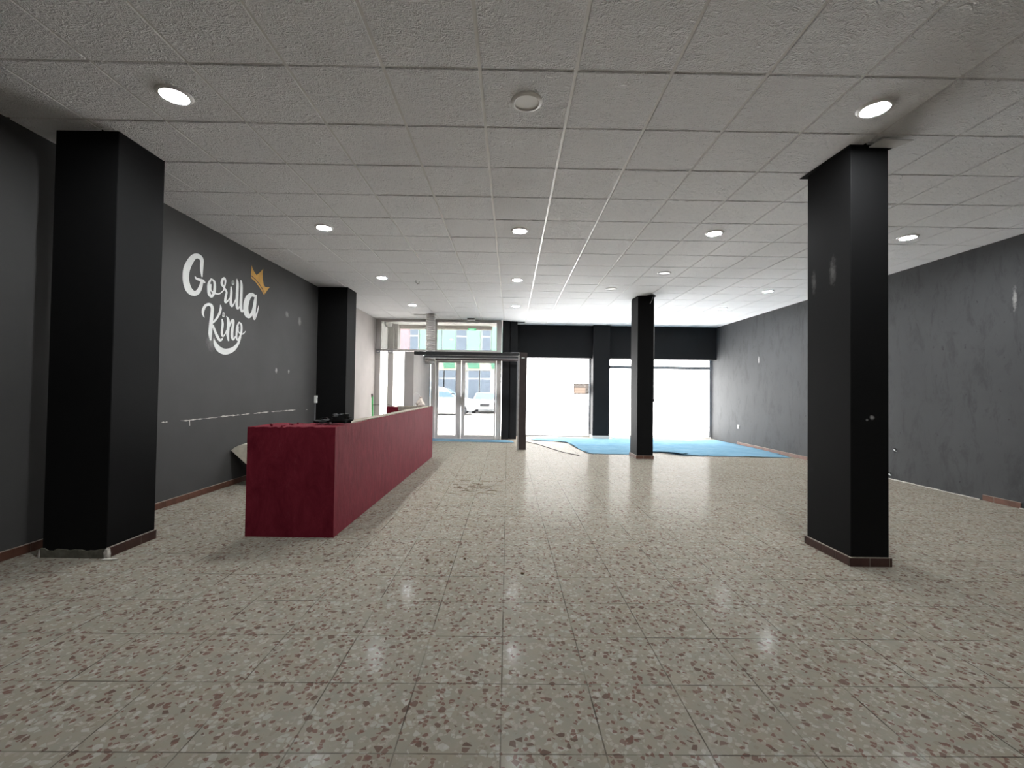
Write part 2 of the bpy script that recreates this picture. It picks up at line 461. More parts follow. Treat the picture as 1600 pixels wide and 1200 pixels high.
# skirting: individual clay tiles with mortar joints
def skirt_run(name, p0, p1, inward, m, tile=.33, h=.075, th=.013, parent=None, rise=0):
    p0 = Vector(p0); p1 = Vector(p1); d = (p1-p0); L = d.length; d.normalize(); nrm = Vector(inward)
    mb = MB(); jo = MB(); a = 0
    while a < L-.01:
        b = min(a+tile-.005, L)
        q0 = p0+d*a; q1 = p0+d*b
        mb.prism([q0, q1, q1+nrm*th, q0+nrm*th], (0, 0, .003), (0, 0, h-.004))
        a += tile
    jo.prism([p0, p1, p1+nrm*(th-.003), p0+nrm*(th-.003)], (0, 0, 0), (0, 0, h))
    if parent:
        o = mb.build(name, m, parent, bevel=.0015, seg=1); jo.build('mortar_joint', MK['mortar'], parent)
    else:
        o = struct(mb.build(name, m, bevel=.0015, seg=1)); jo.build('mortar_joint', MK['mortar'], o)
    return o
skirt_run('baseboard_left', (XL, 3.2, 0), (XL, 8.55, 0), (1, 0, 0), MK['skirt'], .34)
skirt_run('baseboard_left_near', (XL, -6.3, 0), (XL, 3.19, 0), (1, 0, 0), MK['skirt_dark'], .34)  # shadow on this near run is put into the tile colour
skirt_run('baseboard_right', (rx(8.7), 8.7, 0), (rx(11.9), 11.9, 0), (-1, 0, 0), MK['skirt'], .34)
skirt_run('baseboard_right_near', (rx(5.34), 5.34, 0), (rx(5.77), 5.77, 0), (-1, 0, 0), MK['skirt'], .30)
# bare mortar edge where the right skirting is gone
mo = MB(); y = 4.9; rm = random.Random(8)
while y < 8.7:
    l = rm.uniform(.06, .2)
    if not (5.30 < y < 5.8):
        mo.prism([(rx(y), y, 0), (rx(y+l), y+l, 0), (rx(y+l)-.014-rm.uniform(0, .006), y+l, 0), (rx(y)-.014, y, 0)], (0, 0, 0), (0, 0, rm.uniform(.006, .016)))
    y += l
struct(mo.build('trim_1', MK['plaster']))

# ------------------------------------------------------------------ columns
def column(loc, x0, x1, y0, y1, m, label, skirts=(), z0=0, top=3.5):
    r = thing('column', ((x0+x1)/2, (y0+y1)/2, 0), label, 'column', 'black square columns')
    sh = MB().box(x0, x1, y0, y1, z0, top).build('shaft', m, r, bevel=.006)
    return r
def column_skirt(r, x0, x1, y0, y1, sides, m, h=.075, tile=.17):
    th = .014
    if 'f' in sides: skirt_run('skirting', (x0-th, y0, 0), (x1+th, y0, 0), (0, -1, 0), m, tile, h, th, r)
    if 'b' in sides: skirt_run('skirting', (x1+th, y1, 0), (x0-th, y1, 0), (0, 1, 0), m, tile, h, th, r)
    if 'l' in sides: skirt_run('skirting', (x0, y0, 0), (x0, y1+th, 0), (-1, 0, 0), m, tile, h, th, r)
    if 'r' in sides: skirt_run('skirting', (x1, y0, 0), (x1, y1+th, 0), (1, 0, 0), m, tile, h, th, r)

c1 = column(None, -3.592, -3.098, 3.435, 3.895, MK['black'], 'wide black column standing just off the left wall, nearest the camera on that side', z0=.05)
column_skirt(c1, -3.592, -3.098, 3.435, 3.895, 'r', MK['skirt_dark'], .08, .155)
# broken render at the foot of its front face
b = MB(); rb = random.Random(2)
top = []; n = 16
for k in range(n+1): top.append((-3.60+.51*k/n, 3.43, .06+rb.uniform(-.008, .012)))
b.prism([(-3.60, 3.43, 0)] + top + [(-3.09, 3.43, 0)], (0, .02, 0), (0, -.004, 0))
b.box(-3.585, -3.105, 3.45, 3.88, 0, .055)
b.build('broken_render', MK['grey_plaster'], c1)
b = MB(); b.prism([(-3.100, 3.425, 0), (-3.075, 3.425, 0), (-3.072, 3.425, .03), (-3.078, 3.425, .07), (-3.09, 3.425, .078), (-3.105, 3.425, .05)], (0, -.008, 0), (0, .02, 0))
b.prism([(-3.63, 3.44, 0), (-3.60, 3.425, 0), (-3.606, 3.43, .03), (-3.615, 3.435, .055), (-3.622, 3.44, .03)], (0, -.006, 0), (0, .02, 0))
b.build('plaster_chip', MK['plaster'], c1)
b = MB(); b.prism([(-3.09, 3.385, 0), (-2.99, 3.40, 0), (-2.985, 3.412, 0), (-3.02, 3.418, 0), (-3.08, 3.405, 0)], (0, 0, .001), (0, 0, .011))
tag(b.build('plaster_fragment', MK['plaster'], bevel=.002, seg=1), 'small pale plaster fragment lying on the floor at the foot of the wide left column', 'plaster fragment')

c2 = column(None, 2.664, 2.962, 3.472, 3.985, MK['black_r'], 'tall black column at the right, nearest the camera, with brown tile skirting all round')
column_skirt(c2, 2.664, 2.962, 3.472, 3.985, 'flrb', MK['skirt_dark'], .072, .155)
# black plates standing in for the dark ceiling gap, and a lifted ceiling piece at the top of this column
b = MB(); b.prism([(2.625, 4.035, ZC), (2.70, 4.035, ZC), (2.70, 3.47, ZC), (2.655, 3.47, ZC)], (0, 0, -.006), (0, 0, -.001))
b.prism([(2.95, 3.46, ZC), (3.03, 3.475, ZC), (3.02, 3.53, ZC), (2.95, 3.56, ZC)], (0, 0, -.006), (0, 0, -.001))
b.build('ceiling_gap_shade', MK['dark'], c2)
b = MB(); b.prism([(2.80, 3.462, ZC), (3.00, 3.462, ZC), (3.06, 3.36, ZC), (2.82, 3.35, ZC)], (0, 0, -.028), (0, 0, -.018))
b.build('lifted_ceiling_offcut', MK['ring'], c2)

c3 = column(None, XL+.002, -3.222, 8.62, 9.11, MK['black'], 'black column against the left wall behind the maroon counter')
c4 = column(None, 2.565, 2.895, 9.02, 9.53, MK['black'], 'slim freestanding black column at the near edge of the blue sheeting')
column_skirt(c4, 2.565, 2.895, 9.02, 9.53, 'flrb', MK['skirt'], .07, .155)
b = MB(); b.prism([(2.52, 9.33, ZC), (2.58, 9.57, ZC), (2.9, 9.57, ZC), (2.93, 8.99, ZC), (2.82, 8.82, ZC), (2.72, 8.95, ZC), (2.55, 9.0, ZC)], (0, 0, -.006), (0, 0, -.001))
b.build('ceiling_gap_shade', MK['dark'], c4)  # black plate below the tiles paints the dark of an open gap
MB().tube([(2.90, 9.08, 3.32), (2.905, 9.06, 2.9), (2.905, 9.06, 1.25), (2.905, 9.06, 1.2)], .010, 6).build('conduit', MK['galv'], c4)
MB().tube([(2.86, 9.00, 3.30), (2.835, 8.98, 3.22), (2.80, 8.985, 3.16)], .006, 5).build('loose_wire', MK['galv'], c4)
MB().box(2.896, 2.925, 9.04, 9.08, 1.16, 1.23).build('junction_box', MK['alu_grey'], c4)
c5 = column(None, 2.385, 2.875, 12.95, 13.43, MK['beam'], 'charcoal column between the two big bright windows')
MB().box(2.375, 2.885, 12.94, 13.43, 0, .085).build('skirting', MK['white_paint'], c5, bevel=.004)
c6 = column(None, -.28, -.065, 12.44, 13.40, MK['beam'], 'charcoal double pilaster between the glass doors and the first big window')
MB().box(-.045, .150, 12.50, 13.36, 0, 3.5).build('shaft', MK['beam'], c6, bevel=.004)
MB().box(-.08, -.03, 12.55, 13.3, 0, 3.5).build('groove', MK['dark'], c6)

# ------------------------------------------------------------------ windows and glass doors
def frame_window(name, x0, x1, y, z0, z1, posts=(), bars=(), film=True, fw=.075, pane_m=None):
    r = bpy.data.objects.new(name, None); r.location = ((x0+x1)/2, y, z0); COL.objects.link(r); r['kind'] = 'structure'
    fm = MB()
    fm.box(x0, x0+fw, y-.03, y+.03, z0, z1).box(x1-fw, x1, y-.03, y+.03, z0, z1)
    fm.box(x0+fw, x1-fw, y-.03, y+.03, z0, z0+.03).box(x0+fw, x1-fw, y-.03, y+.03, z1-fw, z1)
    for (a, b_) in posts: fm.box(a, b_, y-.035, y+.035, z0, z1)
    for (a, b_) in bars: fm.box(x0+fw, x1-fw, y-.032, y+.032, a, b_)
    fm.build('window_frame', MK['alu_grey'] if film else MK['alu'], r, bevel=.003, seg=1)
    MB().box(x0+fw*.5, x1-fw*.5, y-.006, y+.006, z0+.01, z1-.01).build('pane', pane_m or MK['film'], r)
    return r
frame_window('window_1', .152, 2.50, 13.41, .012, 2.42, posts=[(2.34, 2.39)])
frame_window('window_2', 2.80, rx(13.4)-.002, 13.41, .03, 2.42, bars=[(2.075, 2.165)])
MB().box(.152, 6.04, 13.36, 13.45, 0, .012).build('trim_2', MK['plaster'])['kind'] = 'structure'

# entrance glazing: transom lights, side light and a double door
YD = 12.38
r = bpy.data.objects.new('window_3', None); r.location = (-2.0, YD, 2.45); COL.objects.link(r); r['kind'] = 'structure'
fm = MB()
fm.box(-3.80, -3.66, YD-.04, YD+.04, 2.42, 3.27); fm.box(-.435, -.282, YD-.05, YD+.05, 2.42, 3.30)
fm.box(-3.80, -.30, YD-.04, YD+.04, 3.25, 3.50); fm.box(-2.20, -2.10, YD-.04, YD+.04, 2.46, 3.26)
fm.box(-3.80, -2.20, YD-.04, YD+.04, 2.42, 2.475); fm.box(-2.20, -.30, YD-.04, YD+.04, 2.21, 2.475)
fm.build('window_frame', MK['alu'], r, bevel=.004, seg=1)
MB().box(-3.66, -2.20, YD-.004, YD+.004, 2.475, 3.255).build('pane', MK['glass'], r)
MB().box(-2.10, -.43, YD-.004, YD+.004, 2.475, 3.255).build('pane', MK['glass'], r)

r = bpy.data.objects.new('window_4', None); r.location = (-3.0, YD, 0); COL.objects.link(r); r['kind'] = 'structure'
fm = MB()
fm.box(-3.80, -3.665, YD-.05, YD+.04, 0, 2.42); fm.box(-3.46, -3.30, YD-.05, YD+.04, 0, 2.42); fm.box(-3.155, -3.135, YD-.03, YD+.03, 0, 2.42)
fm.box(-3.585, -3.565, YD-.03, YD+.03, 0, 2.42); fm.box(-2.62, -2.47, YD-.04, YD+.04, 0, 2.42); fm.box(-3.66, -2.5, YD-.04, YD+.04, 0, .08)
fm.build('window_frame', MK['alu'], r, bevel=.004, seg=1)
MB().box(-3.665, -3.46, YD-.004, YD+.004, .08, 2.42).build('pane', MK['film_side'], r)
MB().box(-3.30, -2.60, YD-.004, YD+.004, .08, 2.42).build('pane', MK['film_side'], r)
for (a, b_) in ((-3.765, -3.655), (-3.45, -3.305)):
    o = MB().box(a, b_, YD-.10, YD-.05, 2.36, 2.44).build('bracket_box', MK['alu_grey'], r, bevel=.004)
    MB().box(a+.03, b_-.04, YD-.112, YD-.10, 2.385, 2.415).build('cover_screw', MK['white_plastic'], o)

r = bpy.data.objects.new('door_1', None); r.location = (-1.27, YD, 0); COL.objects.link(r); r['kind'] = 'structure'
fm = MB()
fm.box(-2.25, -2.12, YD-.05, YD+.05, 0, 2.21); fm.box(-.43, -.285, YD-.05, YD+.05, 0, 2.21); fm.box(-.318, -.290, YD-.085, YD-.05, 0, 2.21)
fm.box(-2.12, -.43, YD-.05, YD+.05, 0, .012)
fm.build('door_frame', MK['alu'], r, bevel=.004, seg=1)
def leaf(x0, x1, hs):
    lf = MB()
    lf.box(x0, x0+hs[0], YD-.025, YD+.025, .015, 2.20); lf.box(x1-hs[1], x1, YD-.025, YD+.025, .015, 2.20)
    lf.box(x0+hs[0], x1-hs[1], YD-.025, YD+.025, .015, .085); lf.box(x0+hs[0], x1-hs[1], YD-.025, YD+.025, 2.12, 2.20)
    o = lf.build('door_leaf', MK['alu'], r, bevel=.004, seg=1)
    MB().box(x0+hs[0], x1-hs[1], YD-.004, YD+.004, .085, 2.12).build('pane', MK['glass'], o)
    return o
l1 = leaf(-2.115, -1.405, (.07, .14)); l2 = leaf(-1.398, -.435, (.095, .04))
MB().tube([(-1.39, YD-.06, .92), (-1.39, YD-.07, .98), (-1.39, YD-.07, 1.12), (-1.39, YD-.06, 1.18)], .012, 8).build('door_handle', MK['galv'], l2)
MB().box(-1.385, -1.355, YD-.04, YD-.025, .78, .86).build('door_lock', MK['alu_grey'], l2)
MB().box(-1.70, -1.58, YD-.03, YD-.006, 1.235, 1.262).build('letter_flap', MK['blackmetal'], l1)
MB().tube([(-1.455, YD-.04, .03), (-1.455, YD-.04, .22)], .018, 8).build('floor_bolt', MK['galv'], l1)
o = bpy.data.objects.new('door_hinge_strip', None)
bpy.data.objects.remove(o)
for zz in (1.82, 1.62, 1.47, 1.34):
    MB().box(-.312, -.284, YD-.105, YD-.085, zz, zz+.11).build('hinge', MK['white_plastic'], r, bevel=.003, seg=1)

# exit sign on the ceiling in front of the transom, and its green reflection built as a glowing plate
r = thing('exit_sign_with_reflection', (-1.125, 12.1, ZC-.05), 'small white emergency light box under the ceiling in front of the glass doors', 'emergency light')
MB().box(-1.23, -1.02, 12.03, 12.10, ZC-.065, ZC).build('housing', MK['white_plastic'], r, bevel=.004)
MB().box(-1.225, -1.025, 12.02, 12.03, ZC-.018, ZC-.004).build('dark_slot', MK['brown'], r)
r = thing('exit_sign_with_reflection', (-1.12, 12.33, 3.05), 'small green glowing plate on the transom glass, standing in for the reflected exit sign', 'exit sign')
MB().box(-1.23, -1.01, 12.345, 12.372, 3.03, 3.085).build('reflection_plate', MK['reflected_green'], r, bevel=.003, seg=1)
b = MB(); b.box(-1.17, -1.07, 12.340, 12.346, 3.052, 3.066); b.prism([(-1.07, 12.34, 3.048), (-1.05, 12.34, 3.059), (-1.07, 12.34, 3.07)], (0, 0, 0), (0, .006, 0)); b.box(-1.195, -1.18, 12.340, 12.346, 3.042, 3.072)
b.build('arrow_symbol', MK['reflected_white'], r)

# ------------------------------------------------------------------ vestibule partition and its steel canopy
MB().box(-2.478, -2.257, 10.2, 12.33, 0, 2.226).build('wall_partition', MK['wall_white'], bevel=.005)['kind'] = 'structure'
r = thing('canopy_frame', (.26, 10.24, 0), 'black steel canopy frame with a brown post standing by the glass doors', 'canopy frame')
MB().box(-2.256, .175, 10.20, 10.27, 2.160, 2.232).build('rail', MK['blackmetal'], r, bevel=.003, seg=1)
MB().box(-2.235, .17, 11.27, 11.33, 2.172, 2.242).build('rail', MK['blackmetal'], r, bevel=.003, seg=1)
MB().box(-2.10, .17, 12.17, 12.23, 2.178, 2.242).build('rail', MK['brown'], r, bevel=.003, seg=1)
MB().box(.172, .232, 10.27, 12.23, 2.165, 2.235).build('side_rail', MK['blackmetal'], r, bevel=.003, seg=1)
b = MB(); b.box(-2.2, .165, 10.272, 10.285, 2.150, 2.160); b.box(-2.2, .165, 11.255, 11.268, 2.160, 2.172); b.build('bottom_lip', MK['galv'], r)
p = MB().box(.185, .352, 10.20, 10.29, 0, 2.235).build('post', MK['brown'], r, bevel=.004)
MB().box(.148, .184, 10.22, 10.27, 0, 2.235).build('galvanised_strip', MK['galv'], r, bevel=.003, seg=1)
b = MB(); b.box(.225, .30, 10.188, 10.20, 2.10, 2.125); b.box(.15, .18, 10.195, 10.22, 2.08, 2.18); b.build('bolt_plate', MK['galv'], r, bevel=.003, seg=1)

# flexible duct hanging from an opened ceiling tile
r = thing('flexible_duct', (-2.128, 11.52, 3.33), 'silver corrugated flexible duct hanging from the ceiling by the glass doors', 'duct')
prof = []; z = 3.40; k = 0
while z > 2.10:
    prof.append((.127 if k % 2 else .106, z)); z -= .0225; k += 1
R = []
for kk, (rad, z) in enumerate(prof):
    cxx = -2.128 + .004*math.sin(z*3); cyy = 11.52
    R.append([(cxx+rad*math.cos(a), cyy+rad*math.sin(a), z) for a in [2*math.pi*j/28 for j in range(28)]])
o = MB().rings(R, cap=False).build('corrugated_hose', MK['duct'], r, smooth=False)
R = []
rd = random.Random(4)
for (rad, z) in ((.124, 2.10), (.118, 2.085), (.121, 2.07), (.108, 2.05), (.112, 2.035), (.10, 2.02)):
    R.append([(-2.126+rad*(1+rd.uniform(-.10, .10))*math.cos(a), 11.52+rad*(1+rd.uniform(-.10, .06))*math.sin(a), z+rd.uniform(-.012, .012)) for a in [2*math.pi*j/22 for j in range(22)]])
MB().rings(R, cap=False).build('crushed_end', MK['duct'], r)
MB().lathe([(.150, ZC-.012), (.150, ZC+.004), (.118, ZC+.004), (.118, ZC-.012)], (-2.128, 11.52, 0), 28, False).build('collar', MK['ring'], r)

# ------------------------------------------------------------------ downlights
def make_light(name, lit, label):
    r = thing(name, (0, 0, ZC), label, 'ceiling light', 'round ceiling downlights')
    MB().lathe([(.079, -.009), (.086, -.014), (.098, -.010), (.110, -.002), (.112, .003), (.079, .003)], (0, 0, ZC), 44, False).build('trim_ring', MK['ring'], r, smooth=True)
    MB().lathe([(.0005, -.006), (.080, -.006), (.080, .002)], (0, 0, ZC), 44, False).build('diffuser', MK['lamp'] if lit else MK['lamp_off'], r)
    return r
lit = [(-2.330, 2.993, 'lit round downlight in the nearest row, above and in front of the wide left column'),
       (2.490, 3.026, 'lit round downlight in the nearest row, beside the top of the right column'),
       (-2.335, 5.424, 'lit round downlight in the second row, near the painted lettering'),
       (.075, 5.438, 'lit round downlight in the second row, near the centre of the room'),
       (2.480, 5.431, 'lit round downlight in the second row, left of the right column'),
       (4.915, 5.480, 'lit round downlight in the second row, right of the right column near the grey wall'),
       (-2.322, 7.814, 'lit round downlight in the third row, near the column behind the counter'),
       (.075, 7.837, 'lit round downlight in the third row, in line with the brown canopy post'),
       (4.885, 8.439, 'lit round downlight in the third row, nearest the right wall'),
       (-2.324, 10.254, 'lit round downlight in the farthest row, before the hanging silver duct'),
       (.076, 10.233, 'lit round downlight in the farthest row, above the brown canopy post'),
       (4.860, 10.193, 'lit round downlight in the farthest row, right of the slim column')]
proto = None
for (x, y, lab) in lit:
    if proto is None: proto = o = make_light('downlight', True, lab)
    else: o = copy_tree(proto)
    o.location = (x, y, ZC); o['label'] = lab
rear = None
for x in (-2.33, .076, 2.48, 4.90):  # unseen extra lamps, added as fill to lift the near ceiling
    for y in (-1.80, -4.20):
        o = copy_tree(proto); o.location = (x, y, ZC)
        o['label'] = 'added fill downlight in one of the unseen rows behind the camera'; o['group'] = 'added fill lights behind the camera'
        d = [c for c in o.children if c.name.startswith('diffuser')][0]
        if rear is None:
            rear = d.data.copy(); rear.materials[0] = MK['fill_rear']
        d.data = rear
off = [(.078, 3.013, 'unlit white round downlight in the nearest row, at the middle of the ceiling'),
       (2.495, 7.266, 'unlit white round downlight in front of the slim column, nearer of two'),
       (1.877, 8.410, 'unlit white round downlight left of the top of the slim column')]
proto = None
for (x, y, lab) in off:
    if proto is None: proto = o = make_light('downlight', False, lab)
    else: o = copy_tree(proto)
    o.location = (x, y, ZC); o['label'] = lab
# small hook in the ceiling
q = on_z(650, 438.5, ZC)
MB().tube([(q.x, q.y, ZC+.01), (q.x, q.y, ZC-.03), (q.x+.03, q.y, ZC-.06), (q.x+.06, q.y, ZC-.05), (q.x+.06, q.y, ZC-.02)], .007, 6).build('ceiling_hook', MK['galv'])
tag(bpy.data.objects['ceiling_hook'], 'small metal hook in the ceiling beside the third row downlight on the left', 'hook')

# ------------------------------------------------------------------ painted wall lettering
def S(pts, crop):
    ox, oy, k = crop
    return [(ox+x/k, oy+y/k, w_/k) for x, y, w_ in pts]
CA = (270, 380, 10.0); CB = (300, 460, 12.0)
gor = [
 [(456,520,10),(450,430,22),(453,330,27),(455,270,28),(430,225,32),(378,200,38),(318,222,46),(262,300,52),(218,400,54),(202,520,50),(212,620,50),(242,710,50),(288,765,46),(345,785,38),(395,755,36),(430,690,30),(455,600,22)],
 [(345,520,6),(370,552,16),(420,572,20),(465,588,22),(497,612,12)],
 [(600,556,9),(646,600,16),(655,690,20),(642,775,22),(605,832,20),(568,790,24),(560,710,24),(562,630,20),(598,560,12)],
 [(590,650,14),(596,735,10),(640,775,12),(715,792,9),(775,755,9),(805,715,11)],
 [(800,690,14),(768,640,20),(772,580,20),(800,545,16),(820,585,14),(815,650,11),(800,700,10)],
 [(796,690,14),(838,760,14),(826,830,18),(818,915,17),(845,915,11),(895,850,9)],
 [(938,600,20),(938,632,21)],
 [(908,685,10),(912,760,18),(905,880,20),(908,955,22),(925,985,14),(955,940,9),(980,880,8)],
 [(1000,565,10),(1010,640,19),(1003,800,21),(998,950,22),(1010,1020,16),(1040,995,9),(1065,930,8)],
 [(1062,585,10),(1072,660,18),(1068,820,20),(1062,980,22),(1078,1068,15),(1110,1030,10),(1135,985,10)],
 [(1290,835,16),(1235,806,30),(1185,835,38),(1152,910,42),(1138,1010,40),(1152,1105,38),(1190,1145,28),(1235,1095,20),(1262,1000,16),(1285,880,14)],
 [(1300,815,10),(1285,900,22),(1270,1040,26),(1268,1140,24),(1277,1190,12),(1308,1105,12),(1330,1020,8),(1338,970,3)],
]
kin = [
 [(230,435,4),(206,370,18),(208,300,26),(245,220,26),(300,188,26),(350,200,28),(378,250,28),(374,350,30),(362,480,34),(348,620,36),(340,740,34),(348,850,16)],
 [(530,200,6),(538,265,20),(508,370,22),(450,465,20),(395,525,18)],
 [(392,590,20),(430,690,22),(475,790,26),(520,860,22),(560,840,18),(580,815,4)],
 [(588,355,20),(588,400,24)],
 [(566,470,14),(574,560,20),(560,690,22),(562,760,20),(585,785,13),(625,730,11),(645,680,11)],
 [(645,410,6),(678,480,24),(678,600,26),(666,740,28),(682,862,14)],
 [(700,600,10),(735,510,18),(768,482,22),(768,570,24),(748,700,26),(750,800,24),(772,850,14),(812,790,12)],
 [(880,520,10),(918,560,16),(928,640,18),(915,740,18),(885,810,14),(855,860,12),(832,800,16),(838,680,20),(850,590,18),(878,525,10)],
 [(862,610,14),(866,690,10),(900,735,10),(945,742,10),(980,715,9),(1003,688,4)],
 [(910,760,14),(890,850,18),(845,945,26),(765,1030,42),(650,1072,54),(560,1060,54),(490,1010,48),(440,935,34),(415,865,14),(408,815,2)],
]
def catmull(P, n=8):
    out = []
    for i in range(len(P)-1):
        p0 = P[max(i-1, 0)]; p1 = P[i]; p2 = P[i+1]; p3 = P[min(i+2, len(P)-1)]
        for k in range(n):
            t = k/n
            out.append(tuple(.5*((2*b)+(c-a)*t+(2*a-5*b+4*c-d)*t*t+(3*b-a-3*c+d)*t**3) for a, b, c, d in zip(p0, p1, p2, p3)))
    out.append(P[-1]); return out
def brush(strokes, crop, mb):
    for si, st in enumerate(strokes):
        P = catmull(S(st, crop)); n = len(P); off = .0008+.00012*si
        def wp(x, y): q = on_x(x, y, XL); return (XL+off, q.y, q.z)
        L, Rr = [], []
        for i, (x, y, w_) in enumerate(P):
            a = P[max(i-1, 0)]; b2 = P[min(i+1, n-1)]
            dx, dy = b2[0]-a[0], b2[1]-a[1]; dl = math.hypot(dx, dy) or 1
            nx, ny = -dy/dl, dx/dl
            w_ = max(w_, .15)
            L.append(wp(x+nx*w_, y+ny*w_)); Rr.append(wp(x-nx*w_, y-ny*w_))
        k = len(mb.v); mb.v += L+Rr
        for i in range(n-1): mb.f.append((k+i, k+i+1, k+n+i+1, k+n+i))
        for (x, y, w_) in (P[0], P[-1]):
            if w_ < .5: continue
            k = len(mb.v)
            mb.v += [wp(x+w_*math.cos(a), y+w_*math.sin(a)) for a in [2*math.pi*j/14 for j in range(14)]]
            mb.f.append(tuple(range(k, k+14)))
q = on_x(345, 470, XL)
r = thing('wall_lettering', (XL, q.y, q.z), 'white brush script lettering with a tilted gold crown painted on the dark left wall', 'painted lettering')
mb = MB(); brush(gor, CA, mb); mb.build('upper_word', MK['white_lettering'], r)
mb = MB(); brush(kin, CB, mb); mb.build('lower_word', MK['white_lettering'], r)
crown = [(1232,345),(1246,392),(1268,440),(1308,500),(1362,455),(1412,400),(1403,480),(1406,570),(1418,640),(1440,680),(1478,690),(1515,684),(1482,728),(1437,792),(1405,715),(1370,655),(1300,565),(1262,530),(1222,498)]
band = [(1222,516),(1262,546),(1298,578),(1366,670),(1402,732),(1433,798),(1425,810),(1392,750),(1358,695),(1292,606),(1222,542)]
mb = MB()
for poly in (crown, band):
    pp = [on_x(CA[0]+x/10, CA[1]+y/10, XL) for x, y in poly]
    mb.prism([(XL, p_.y, p_.z) for p_ in pp], (-.001, 0, 0), (.0012, 0, 0))
tag(mb.build('crown', MK['gold'], r), 'tilted gold crown')

# ------------------------------------------------------------------ maroon counter
r = thing('service_counter', (-1.95, 6.4, 0), 'long chest-high maroon painted masonry counter with a rough unfinished top', 'counter')
rc = random.Random(11)
def rough_wall(x0, x1, y0, y1, h0, h1, along, n, name, jag=.008, m='maroon'):
    """low wall with a slightly uneven top edge"""
    mb = MB(); R = []
    for k in range(n+1):
        t = k/n; z = h0+(h1-h0)*t
        za = z+rc.uniform(-jag, jag*.4); zb = z+rc.uniform(-jag, jag*.4)
        if along == 'y':
            y = y0+(y1-y0)*t; R.append([(x0, y, 0), (x1, y, 0), (x1, y, za), (x0, y, zb)])
        else:
            x = x0+(x1-x0)*t; R.append([(x, y0, 0), (x, y1, 0), (x, y1, za), (x, y0, zb)])
    return mb.rings(R).build(name, MK[m], r)
rough_wall(-1.700, -1.570, 3.975, 8.90, .985, 1.012, 'y', 90, 'front_wall', .005)
rough_wall(-2.358, -1.700, 3.975, 4.48, .977, .985, 'x', 26, 'end_block', .006)
rough_wall(-2.45, -1.700, 8.72, 8.90, 1.004, 1.010, 'x', 16, 'end_block', .004)
# bare mortar strip along the top of the long wall
mb = MB(); R = []; n = 110
for k in range(n+1):
    t = k/n; y = 4.42+(8.88-4.42)*t; z = .988+.025*t
    a = rc.uniform(0, .012); e = rc.uniform(0, .006)
    R.append([(-1.702, y, z-.02), (-1.583-a*1.6, y, z-.02), (-1.583-a*1.6, y, z+.004+e), (-1.702, y, z+.006+e)])
tag(mb.rings(R).build('bare_mortar_top', MK['mortar'], r), 'beige unpainted mortar strip')
mb = MB()
R = []
for k in range(14):
    x = -2.22+.52*k/13; R.append([(x, 8.715, .93), (x, 8.88, .93), (x, 8.88, 1.012+rc.uniform(0, .006)), (x, 8.715, 1.010+rc.uniform(0, .005))])
tag(mb.rings(R).build('bare_mortar_top', MK['mortar'], r), 'beige unpainted mortar strip')
mb = MB()
for k in range(7):
    x = -2.36+rc.uniform(0, .45); y = 4.0+rc.uniform(0, .45); s_ = rc.uniform(.012, .035)
    MB().prism([(x, y, .98), (x+s_, y+.004, .98), (x+s_*.8, y+s_, .98), (x+s_*.1, y+s_*.8, .98)], (0, 0, -.01), (0, 0, rc.uniform(.004, .016))).build('broken_edge', MK['maroon'], r)

# things lying on the counter
def lump(mb, c, rad, seed, amp=.25, nu=20, nv=12, flat=True):
    R = []
    for i in range(nv+1):
        th = math.pi*(i/nv); ring = []
        for j in range(nu):
            ph = 2*math.pi*j/nu
            d = Vector((math.sin(th)*math.cos(ph), math.sin(th)*math.sin(ph), math.cos(th)))
            k = 1+amp*noise.noise(d*2.1+Vector((seed, seed*.7, 0)))+amp*.5*noise.noise(d*5+Vector((seed, 0, 3)))
            q = Vector(c)+Vector((d.x*rad[0]*k, d.y*rad[1]*k, d.z*rad[2]*k))
            if flat: q.z = max(q.z, c[2]-rad[2]*.55)
            ring.append(q)
        R.append(ring)
    mb.rings(R)
r = thing('bag', (-1.62, 4.40, .99), 'crumpled black bag lying on the near corner of the maroon counter', 'bag')
mb = MB(); lump(mb, (-1.80, 4.31, 1.008), (.115, .07, .024), 3, .35); mb.build('flap', MK['black_cloth'], r, smooth=True)
mb = MB(); lump(mb, (-1.645, 4.28, 1.032), (.095, .06, .058), 7.3, .45); mb.build('pouch', MK['black_cloth'], r, smooth=True)
MB().tube([(-1.90, 4.33, .992), (-1.87, 4.35, 1.035), (-1.82, 4.36, 1.045), (-1.76, 4.34, 1.02), (-1.71, 4.30, 1.025)], .007, 6).build('strap', MK['black_cloth'], r)
MB().box(-1.732, -1.715, 4.235, 4.25, .997, 1.010).build('metal_clip', MK['galv'], r, bevel=.002, seg=1)

mb = MB()
R = []
rg = random.Random(9)
for (rad, z) in ((.085, 1.020), (.095, 1.034), (.09, 1.07), (.06, 1.12), (.03, 1.165), (.022, 1.18), (.03, 1.20), (.004, 1.21)):
    R.append([(-1.80+rad*(1+rg.uniform(-.22, .22))*math.cos(a), 8.81+.7*rad*(1+rg.uniform(-.2, .2))*math.sin(a), z) for a in [2*math.pi*j/16 for j in range(16)]])
mb.rings(R)
r = thing('plastic_bag', (-1.80, 8.81, 1.020), 'small crumpled beige bag standing on the far end of the maroon counter', 'bag')
mb.build('bag_body', MK['bag'], r, smooth=False)
MB().tube([(-1.80, 8.81, 1.19), (-1.83, 8.80, 1.25), (-1.88, 8.80, 1.28), (-1.92, 8.80, 1.27)], .004, 5).build('tie_end', MK['white_plastic'], r)

